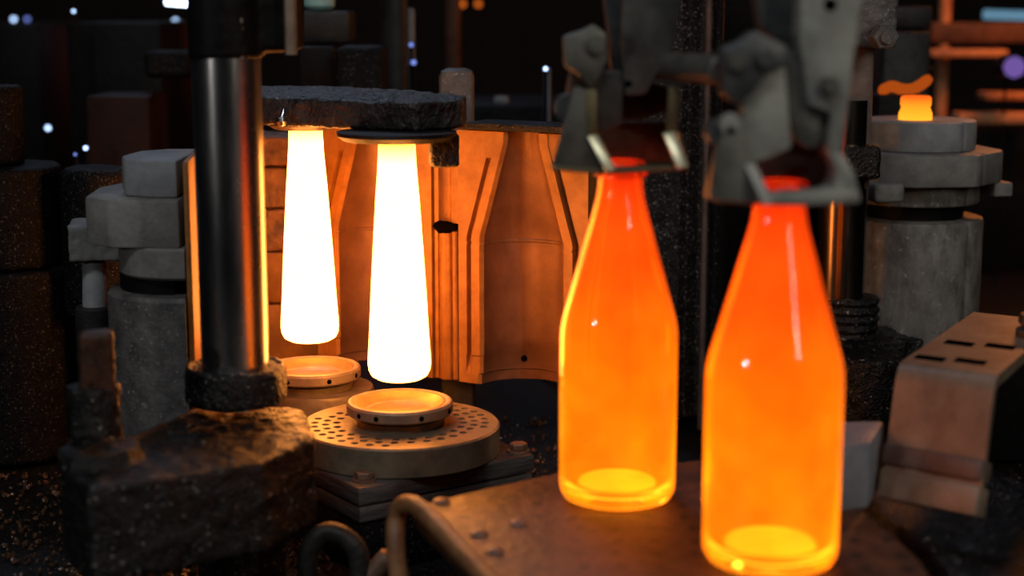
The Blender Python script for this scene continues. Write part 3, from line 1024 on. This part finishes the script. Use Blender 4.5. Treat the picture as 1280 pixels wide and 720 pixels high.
# ------------------------------------------------------------------ take-out tongs
def tongs(root, ctr_px, scale, specs):
    def q3(px, py, yl):
        d = FW + Vector((1, 0, 0)) * ((px - 640) / FPX) - UPV * ((py - 360) / FPX)
        t = (root.location.y + yl) / d.y
        P = CAMLOC + d * t
        return P.x - root.location.x, P.z, t / FPX
    for nm, kind, data, y0, y1, m_ in specs:
        mb = MB()
        def q(px, py):
            return q3(px, py, y0)[:2]
        scale = q3(700, 150, y0)[2]
        if kind == 'slope':
            zs_ = [q(*p)[1] for p in data]
            zt_, zb__ = max(zs_), min(zs_)
            a = [Vector((q(*p)[0], y0 - 0.013 * (zt_ - q(*p)[1]) / (zt_ - zb__), q(*p)[1])) for p in data]
            b = [Vector((q(*p)[0], y1, q(*p)[1])) for p in data]
            mb.hull(a, b, 0.0008)
        elif kind == 'poly':
            a = [Vector((q(*p)[0], y0, q(*p)[1])) for p in data]
            b = [Vector((q(*p)[0], y1, q(*p)[1])) for p in data]
            mb.hull(a, b, 0.0016)
        elif kind == 'cyl':
            px, py, r = data
            x, z = q(px, py)
            mb.cyl((x, y0, z), (x, y1, z), r * scale, seg=24, bev=0.0008)
        elif kind == 'hex':
            px, py, r = data
            x, z = q(px, py)
            mb.hexcyl((x, y0, z), (x, y1, z), r * scale, 0.0008)
            mb.cyl((x, y0, z), (x, y0 - 0.002, z), r * scale * 0.5, seg=12)
        elif kind == 'frame':
            for x0, x1, ya, yb in data:
                mb.box(((x0 + x1) / 2, (ya + yb) / 2, (y0 + y1) / 2), (x1 - x0, yb - ya, y1 - y0), 0, 0.001)
        put(nm, mb, m_, root, local=True)


T2 = thing('take_out_tongs', Vector((BOT2.x, BOT2.y, 0)), 'steel tongs in a dimmed darker tone with lamp-lit edges gripping the farther bottle', 'tongs', 'take-out tongs over the bottles')
tongs(T2, (773, 213), 0.00052, [
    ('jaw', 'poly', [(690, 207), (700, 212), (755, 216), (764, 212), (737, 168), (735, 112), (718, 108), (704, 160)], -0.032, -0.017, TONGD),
    ('lit_edge', 'slope', [(734, 170), (747, 168), (769, 210), (756, 213)], -0.0345, -0.0325, EDGE_LIT),
    ('lit_edge', 'slope', [(829, 167), (845, 164), (859, 206), (844, 209)], -0.0345, -0.024, EDGE_LIT),
    ('post', 'poly', [(731, 112), (746, 112), (747, 169), (733, 170)], -0.0335, -0.02, OLIVE),
    ('post', 'poly', [(837, 108), (850, 112), (846, 165), (834, 166)], -0.030, -0.018, OLIVE),
    ('jaw', 'poly', [(840, 165), (852, 165), (861, 207), (846, 210)], -0.024, 0.02, TONGD),
    ('grip_bar', 'poly', [(690, 207), (750, 212), (858, 207), (861, 213), (752, 219), (690, 213)], -0.035, -0.018, OLIVE),
    ('grip_bar', 'poly', [(700, 205), (855, 205), (855, 214), (700, 214)], 0.018, 0.03, OLIVE),
    ('back_plate', 'poly', [(742, 152), (838, 152), (850, 206), (738, 206)], 0.022, 0.027, BOLT),  # lighter orange-brown stands in for the orange glow inside the tongs
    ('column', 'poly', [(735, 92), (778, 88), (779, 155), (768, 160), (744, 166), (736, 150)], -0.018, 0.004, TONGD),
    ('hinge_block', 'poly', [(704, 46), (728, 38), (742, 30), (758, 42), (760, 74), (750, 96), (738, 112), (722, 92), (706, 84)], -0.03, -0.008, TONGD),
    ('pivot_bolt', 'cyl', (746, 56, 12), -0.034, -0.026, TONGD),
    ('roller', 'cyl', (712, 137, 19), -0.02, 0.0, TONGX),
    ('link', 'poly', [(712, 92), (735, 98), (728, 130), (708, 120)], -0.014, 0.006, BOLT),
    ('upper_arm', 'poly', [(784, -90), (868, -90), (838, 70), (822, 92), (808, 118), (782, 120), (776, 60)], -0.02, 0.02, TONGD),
    ('arm_hole', 'cyl', (786, 105, 5), -0.0206, -0.015, HOLE),
    ('rear_link', 'poly', [(742, -90), (782, -90), (780, 90), (764, 88), (762, 50)], -0.004, 0.016, TONGX),
    ('cross_piece', 'poly', [(770, 95), (840, 110), (848, 135), (800, 150), (770, 150)], 0.008, 0.024, TONGX),
])
T1 = thing('take_out_tongs', Vector((BOT1.x, BOT1.y, 0)), 'grey steel tongs in a lit paler tone gripping the nearer bottle', 'tongs', 'take-out tongs over the bottles')
tongs(T1, (967, 252), 0.000458, [
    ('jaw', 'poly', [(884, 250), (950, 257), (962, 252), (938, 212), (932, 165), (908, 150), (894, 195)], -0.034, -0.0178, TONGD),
    ('lit_edge', 'slope', [(931, 206), (944, 204), (963, 249), (950, 254)], -0.0345, -0.0322, TONGL),
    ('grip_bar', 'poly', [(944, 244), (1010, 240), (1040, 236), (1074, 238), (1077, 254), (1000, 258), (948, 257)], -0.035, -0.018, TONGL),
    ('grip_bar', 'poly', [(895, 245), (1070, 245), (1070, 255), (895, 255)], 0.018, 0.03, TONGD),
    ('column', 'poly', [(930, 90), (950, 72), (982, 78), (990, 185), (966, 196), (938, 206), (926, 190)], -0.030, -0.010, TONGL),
    ('hinge_block', 'poly', [(905, 62), (928, 52), (945, 38), (985, 58), (986, 82), (962, 90), (940, 118), (922, 132), (904, 118)], -0.036, -0.006, TONGX),
    ('pivot_bolt', 'cyl', (922, 78, 11), -0.040, -0.03, TONGD),
    ('pivot_bolt', 'cyl', (958, 74, 12), -0.040, -0.03, TONGX),
    ('roller', 'cyl', (903, 168, 18), -0.028, -0.004, TONGX),
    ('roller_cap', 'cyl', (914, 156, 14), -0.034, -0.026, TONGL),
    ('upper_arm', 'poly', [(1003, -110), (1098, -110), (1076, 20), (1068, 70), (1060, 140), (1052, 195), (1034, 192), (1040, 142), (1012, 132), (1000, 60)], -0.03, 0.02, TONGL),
    ('arm_hole', 'cyl', (1038, 6, 9), -0.0306, -0.02, HOLE),
    ('pivot_bolt', 'hex', (1038, 108, 13), -0.036, -0.028, TONGD),
    ('side_link', 'poly', [(984, 62), (1004, 66), (1014, 130), (1040, 142), (1036, 176), (1012, 188), (994, 176), (986, 140)], -0.022, 0.006, TONGD),
    ('rear_link', 'poly', [(930, -110), (1000, -110), (1002, 70), (980, 60), (950, 34)], -0.006, 0.014, TONGX),
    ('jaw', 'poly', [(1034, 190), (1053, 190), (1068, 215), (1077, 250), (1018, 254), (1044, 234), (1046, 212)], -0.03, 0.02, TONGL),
    ('back_plate', 'poly', [(955, 178), (1046, 178), (1062, 246), (946, 246)], 0.022, 0.027, BROWND),
    ('pin', 'poly', [(962, 222), (992, 206), (996, 211), (966, 227)], 0.016, 0.021, BOLT),  # slanted bar added in place of a small orange reflection
])
sp0 = W(806, 80, 1.03); sp1 = W(905, 88, 0.93)
mb = MB(); mb.cyl(sp0, sp1, 0.0085, 0.0092, seg=28, bev=0.0015)
solo('tong_shaft', mb, TONGD, 'round steel shaft joining the two take-out tongs', 'shaft')
# carrier beam above the frame that the tongs hang from
mb = MB(); cA = (BOT1 + BOT2) / 2
mb.box((cA.x + 0.03, cA.y, 0.4075), (0.36, 0.06, 0.05), math.atan2(BOT2.y - BOT1.y, BOT2.x - BOT1.x), 0.004)
solo('tong_carrier', mb, DARKG, 'steel carrier beam above the frame from which both tongs hang', 'beam')

# ------------------------------------------------------------------ black columns
cc = thing('gritty_column', (W(850, 300, 1.62).x, W(850, 300, 1.62).y, -0.1), 'tall black grit-covered column with rails between the two bottles', 'column')
c = W(840, 300, 1.62)
mb = MB(); mb.box((c.x, c.y + 0.03, 0.18), (0.075, 0.06, 0.56), 0.1)
put('column_body', rocky(mb, 0.0035, 0.0016, 80, 31), GRITC, cc)
for px in (880, 893):
    p = W(px, 300, 1.58)
    mb = MB(); mb.cyl((p.x, p.y, -0.1), (p.x, p.y, 0.46), 0.0048 if px > 885 else 0.0032, seg=12)
    put('rail', mb, CRUSTG if px > 885 else BROWND, cc)
p = W(905, 300, 1.66)
mb = MB(); mb.box((p.x + 0.01, p.y + 0.03, 0.18), (0.05, 0.05, 0.56))
put('side_plate', mb, DARK, cc)

lg = thing('gritty_drum', (W(5, 300, 1.5).x, W(5, 300, 1.5).y, -0.1), 'black gritty stepped drum at the picture edge beside the clamp lug', 'drum')
gx2, gy2 = W(5, 300, 1.52).x, W(5, 300, 1.52).y
for nm, r, y0, y1, sd in (('upper_stage', 0.024, 106, 206, 1), ('middle_stage', 0.056, 206, 334, 2), ('lower_stage', 0.062, 336, 640, 3)):
    z0 = max(-0.105, W(0, y1, 1.50).z); z1_ = W(0, y0, 1.50).z
    mb = MB(); mb.cyl((gx2, gy2, z0), (gx2, gy2, z1_), r, seg=40, bev=0.003)
    put(nm, rocky(mb, 0.003, 0.0012, 90, sd), CRUSTG, lg)

# ------------------------------------------------------------------ bent handle, elbow pipe, cinders
hp = catmull([W(500, 735, 1.0), W(495, 690, 1.02), W(495, 650, 1.03), W(504, 631, 1.025), W(528, 638, 1.0), W(570, 682, 0.945), W(630, 745, 0.87)], 6)
mb = MB(); mb.tube(hp, 0.006, 14)
solo('bent_bar', rocky(mb, 0.0014, 0.0006, 90, 2), BARM, 'bent round bar with its top lit orange, in front of the black block', 'handle')
ep = catmull([W(384, 725, 1.12), W(386, 690, 1.12), W(402, 668, 1.12), W(424, 668, 1.12), W(446, 688, 1.12), W(452, 725, 1.12)], 6)
mb = MB(); mb.tube(ep, 0.0075, 14)
solo('pipe_elbow', rocky(mb, 0.0014, 0.0006, 90, 5), DARKG, 'small curved dark pipe at the foot of the black block', 'pipe')
mb = MB(); c = W(475, 704, 1.12)
mb.cyl(c + Vector((-0.008, 0, -0.012)), c + Vector((0.008, 0, 0.006)), 0.008, bev=0.002)
mb.cyl((c.x, c.y, -0.11), (c.x, c.y, c.z), 0.006)
solo('pipe_fitting', rocky(mb, 0.0014, 0.0008, 90, 6), BOLT, 'small scaled pipe fitting between curved pipe and bent bar', 'fitting')

bmx = bmesh.new()
def shard(p, s):
    r = bmesh.ops.create_icosphere(bmx, subdivisions=1, radius=s)
    R = Matrix.Rotation(random.uniform(0, 6), 3, Vector((random.random(), random.random(), random.random() + 0.1)))
    sc = Vector((random.uniform(0.6, 1.3), random.uniform(0.6, 1.3), random.uniform(0.4, 0.9)))
    for v in r['verts']:
        v.co = Vector(p) + R @ Vector((v.co.x * sc.x, v.co.y * sc.y, v.co.z * sc.z)) * random.uniform(0.8, 1.2)
for (x0, x1, y0, y1, n) in ((90, 260, 655, 730, 320), (0, 150, 590, 720, 300), (340, 420, 620, 730, 120), (600, 720, 520, 600, 160), (300, 420, 690, 730, 60)):
    for i in range(n):
        p = WZ(random.uniform(x0, x1), random.uniform(y0, y1), -0.107)
        shard(p, random.uniform(0.001, 0.0034))
me = bpy.data.meshes.new('cinder_debris'); bmx.to_mesh(me); bmx.free()
me.materials.append(CULLET)
o = bpy.data.objects.new('cinder_debris', me); COL.objects.link(o)
props(o, 'loose dark cinders and glass crumbs scattered over the machine bed', 'debris', kind='stuff')

# ------------------------------------------------------------------ background machinery
def bgbox(name, x0, y0, x1, y1, z, depth, m_, label, cat, foot=False, rock=False, group=None, bev=0.004):
    a = W(x0, y0, z); b = W(x1, y1, z)
    zb0 = -0.1095 if foot else b.z
    mb = MB()
    mb.box(((a.x + b.x) / 2, a.y + depth / 2, (a.z + zb0) / 2), (b.x - a.x, depth, a.z - zb0), 0, bev)
    return solo(name, rocky(mb, 0.005, 0.002, 60, x0) if rock else mb, m_, label, cat, group)


def bgcyl(name, px, y0, y1, z, r, m_, label, cat, foot=True, group=None):
    a = W(px, y0, z); b = W(px, y1, z)
    mb = MB(); mb.cyl((a.x, a.y, -0.1095 if foot else b.z), (a.x, a.y, a.z), r, seg=28, bev=min(0.004, r * 0.3))
    return solo(name, mb, m_, label, cat, group)


bgbox('machine_cabinet', 82, 28, 200, 240, 2.1, 0.25, DARK, 'tall black machine cabinet behind the grey outer mould half', 'machine', True)
bgbox('machine_cabinet', -40, 30, 48, 200, 2.5, 0.25, DARK, 'low black machine cabinet behind the gritty drum', 'machine', True)
bgbox('crusted_block', 178, 64, 236, 98, 1.9, 0.06, CRUSTG, 'crusted block beside the chromed rod, in front of tall cabinet', 'block', False, True)
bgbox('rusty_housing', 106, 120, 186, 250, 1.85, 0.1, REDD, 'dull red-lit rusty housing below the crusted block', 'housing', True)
bgbox('valve_box', 376, 14, 436, 54, 1.75, 0.08, DARKG, 'grey valve box with pale lip behind the neck ring arm', 'valve box')
bgbox('valve_box', 372, 58, 418, 130, 1.72, 0.08, DARK, 'black valve box under the grey one behind the neck ring arm', 'valve box')
bgbox('crusted_block', 418, 58, 478, 130, 1.65, 0.08, CRUSTG, 'crusted block right of the valve boxes behind neck ring arm', 'block', False, True)
bgcyl('teal_cap', 398, -20, 12, 1.78, 0.018, TEAL, 'pale teal round cap on top of the grey valve box', 'cap', False)
bgcyl('pipe_column', 492, -40, 130, 1.9, 0.016, DARKG, 'dark knobbly pipe column right of the crusted block', 'column')
bgcyl('thin_pipe', 512, 10, 130, 1.95, 0.006, BLUEG, 'thin blue-lit pipe beside the dark pipe column', 'pipe')
bgcyl('thin_pipe', 566, -40, 130, 2.3, 0.011, RUSTBG, 'thin red-lit pipe above the rounded plate', 'pipe')
bgbox('rounded_plate', 548, 86, 592, 165, 1.52, 0.03, GREYD, 'upright rounded plate behind the tip of neck ring arm', 'plate', True, False, None, 0.008)
bgcyl('thin_pipe', 684, 84, 190, 1.8, 0.0045, BLUEG, 'thin blue-lit stalk left of the darker tongs', 'pipe')
bgbox('white_box', 617, 121, 636, 131, 2.07, 0.02, GREYL, 'tiny pale box behind the mould half top plate', 'box')
bgbox('machine_cabinet', 570, 131, 760, 220, 2.05, 0.25, DARK, 'low black machine cabinet behind the mould half top plate', 'machine', True)
bgbox('grey_drum_cover', 1110, 8, 1166, 36, 1.95, 0.08, DARKG, 'upper dark grey cover behind the glowing glass neck', 'cover')
bgbox('grey_drum_cover', 1106, 40, 1164, 80, 1.9, 0.08, DARKG, 'lower dark grey cover behind the glowing glass neck', 'cover', True)
bgbox('machine_cabinet', 1060, 84, 1170, 240, 2.1, 0.2, DARK, 'black machine cabinet behind the closed grey mould', 'machine', True)
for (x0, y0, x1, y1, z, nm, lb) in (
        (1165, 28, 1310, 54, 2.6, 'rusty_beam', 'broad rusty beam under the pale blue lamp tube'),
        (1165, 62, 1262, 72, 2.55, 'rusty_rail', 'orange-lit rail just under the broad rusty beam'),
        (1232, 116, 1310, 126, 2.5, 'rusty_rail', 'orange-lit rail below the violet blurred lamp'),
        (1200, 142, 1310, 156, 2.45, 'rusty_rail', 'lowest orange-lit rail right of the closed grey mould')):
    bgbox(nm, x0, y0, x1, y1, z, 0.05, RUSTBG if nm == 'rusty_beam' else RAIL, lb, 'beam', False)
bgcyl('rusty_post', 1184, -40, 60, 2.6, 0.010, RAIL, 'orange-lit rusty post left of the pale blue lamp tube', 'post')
bgbox('machine_cabinet', 1160, 160, 1330, 420, 2.6, 0.3, DARK, 'wide black machine cabinet under the orange-lit rails', 'machine', True)
bgbox('machine_cabinet', 905, -20, 1060, 300, 2.3, 0.3, DARK, 'tall black machine cabinet behind the nearer bottle and pale tongs', 'machine', True)

# glowing strand added for a blurred orange reflection behind the neck
bgbox('strand_shelf', 1098, 119, 1166, 170, 1.735, 0.05, DARK, 'dark shelf carrying the blurred glowing strand', 'shelf', True)
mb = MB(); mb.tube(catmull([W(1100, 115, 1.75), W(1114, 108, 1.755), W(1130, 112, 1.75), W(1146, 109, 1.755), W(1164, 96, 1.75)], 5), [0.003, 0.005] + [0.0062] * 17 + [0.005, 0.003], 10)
solo('reflection_strand', mb, glow('orange_reflection_glow', (1.0, 0.16, 0.015), 0.4), 'blurred glowing strand added for an orange reflection behind the glass neck', 'hot glass')

# small lamps far behind
B1 = glow('blue_lamp', (0.45, 0.65, 1.0), 3.0)
B2 = glow('dim_blue_lamp', (0.25, 0.35, 1.0), 0.9)
B3 = glow('white_lamp_tube', (0.75, 0.85, 1.0), 9.0)
V1 = glow('violet_lamp', (0.35, 0.2, 0.75), 0.45)
O1 = glow('orange_lamp', (1.0, 0.2, 0.02), 0.8)
CY = glow('pale_blue_tube', (0.2, 0.42, 0.6), 0.55)


def lamp(px, py, r, m_, label, z=2.9, cat='lamp'):
    c = W(px, py, z)
    rr = r * z / FPX
    t = thing('small_lamp', c, label, cat, 'small lamps in the dark hall')
    mb = MB(); mb.lathe([(0, -rr), (rr * 0.7, -rr * 0.7), (rr, 0), (rr * 0.7, rr * 0.7), (0, rr)], c, 14)
    put('bulb', mb, m_, t)
    mb = MB(); mb.cyl(c + Vector((0, rr * 0.6, 0)), c + Vector((0, rr * 3, 0)), rr * 1.05, seg=14)
    put('socket', mb, DARK, t)
    q = c + Vector((0, rr * 2.4, -rr * 0.5))
    mb = MB(); mb.cyl((q.x, q.y, -0.1095 if q.y < 3.05 else -0.9995), q, 0.0022, seg=8)
    put('stem', mb, DARK, t)


LZ = 2.9
lamp(17, 24, 3, B1, 'bright blue lamp, left one of the pair above the gritty drum')
lamp(34, 24, 3, B2, 'dim blue lamp, right one of the pair above the gritty drum')
lamp(92, 14, 2.2, B1, 'small blue-white lamp at the top left corner of the tall cabinet', 2.05)
lamp(60, 160, 3.5, B1, 'blue lamp beside the upper stage of the gritty drum', 2.2)
lamp(107, 185, 3, B1, 'blue lamp just above the rounded boss', 1.8)
lamp(94, 193, 2, B2, 'faint blue lamp above the rounded boss, lower one', 1.8)
lamp(219, 26, 3, B1, 'topmost blue lamp under the white tube beside the chromed rod')
lamp(216, 33, 3, B1, 'second blue lamp under the white tube beside the chromed rod')
lamp(230, 50, 2.5, B2, 'dim blue lamp nearest the chromed rod clamp')
lamp(220, 59, 3.5, B1, 'lowest blue lamp under the white tube beside the chromed rod')
lamp(514, 56, 3, B2, 'dim violet-blue lamp on the thin pipe beside pipe column', 1.93)
lamp(517, 78, 3.5, B2, 'brighter violet-blue lamp low on the thin blue-lit pipe', 1.93)
lamp(682, 86, 3, B1, 'blue lamp on the tip of the thin stalk', 1.79)
lamp(1268, 84, 14, V1, 'large blurred violet lamp above the orange-lit rails', 2.4)
lamp(578, 5, 4, O1, 'blurred orange lamp right of the red-lit pipe, first', 3.2)
lamp(598, 5, 4, O1, 'blurred orange lamp right of the red-lit pipe, second', 3.2)
for (x0, y0, x1, y1, rpx, m_, lb) in ((208, 2, 248, 5, 3.2, B3, 'white lamp tube above the chromed rod clamp'), (1230, 18, 1290, 20, 6, CY, 'pale blue blurred lamp tube above the rusty beam')):
    a = W(x0, y0, 2.7); b = W(x1, y1, 2.7)
    t = thing('lamp_tube', (a + b) / 2, lb, 'lamp')
    mb = MB(); mb.cyl(a, b, rpx * 2.7 / FPX, seg=14)
    put('tube', mb, m_, t)
    mb = MB(); u = Vector((0, 0.02, 0)); mb.cyl(a + u, b + u, rpx * 1.2 * 2.7 / FPX, seg=8)
    put('housing', mb, DARK, t)
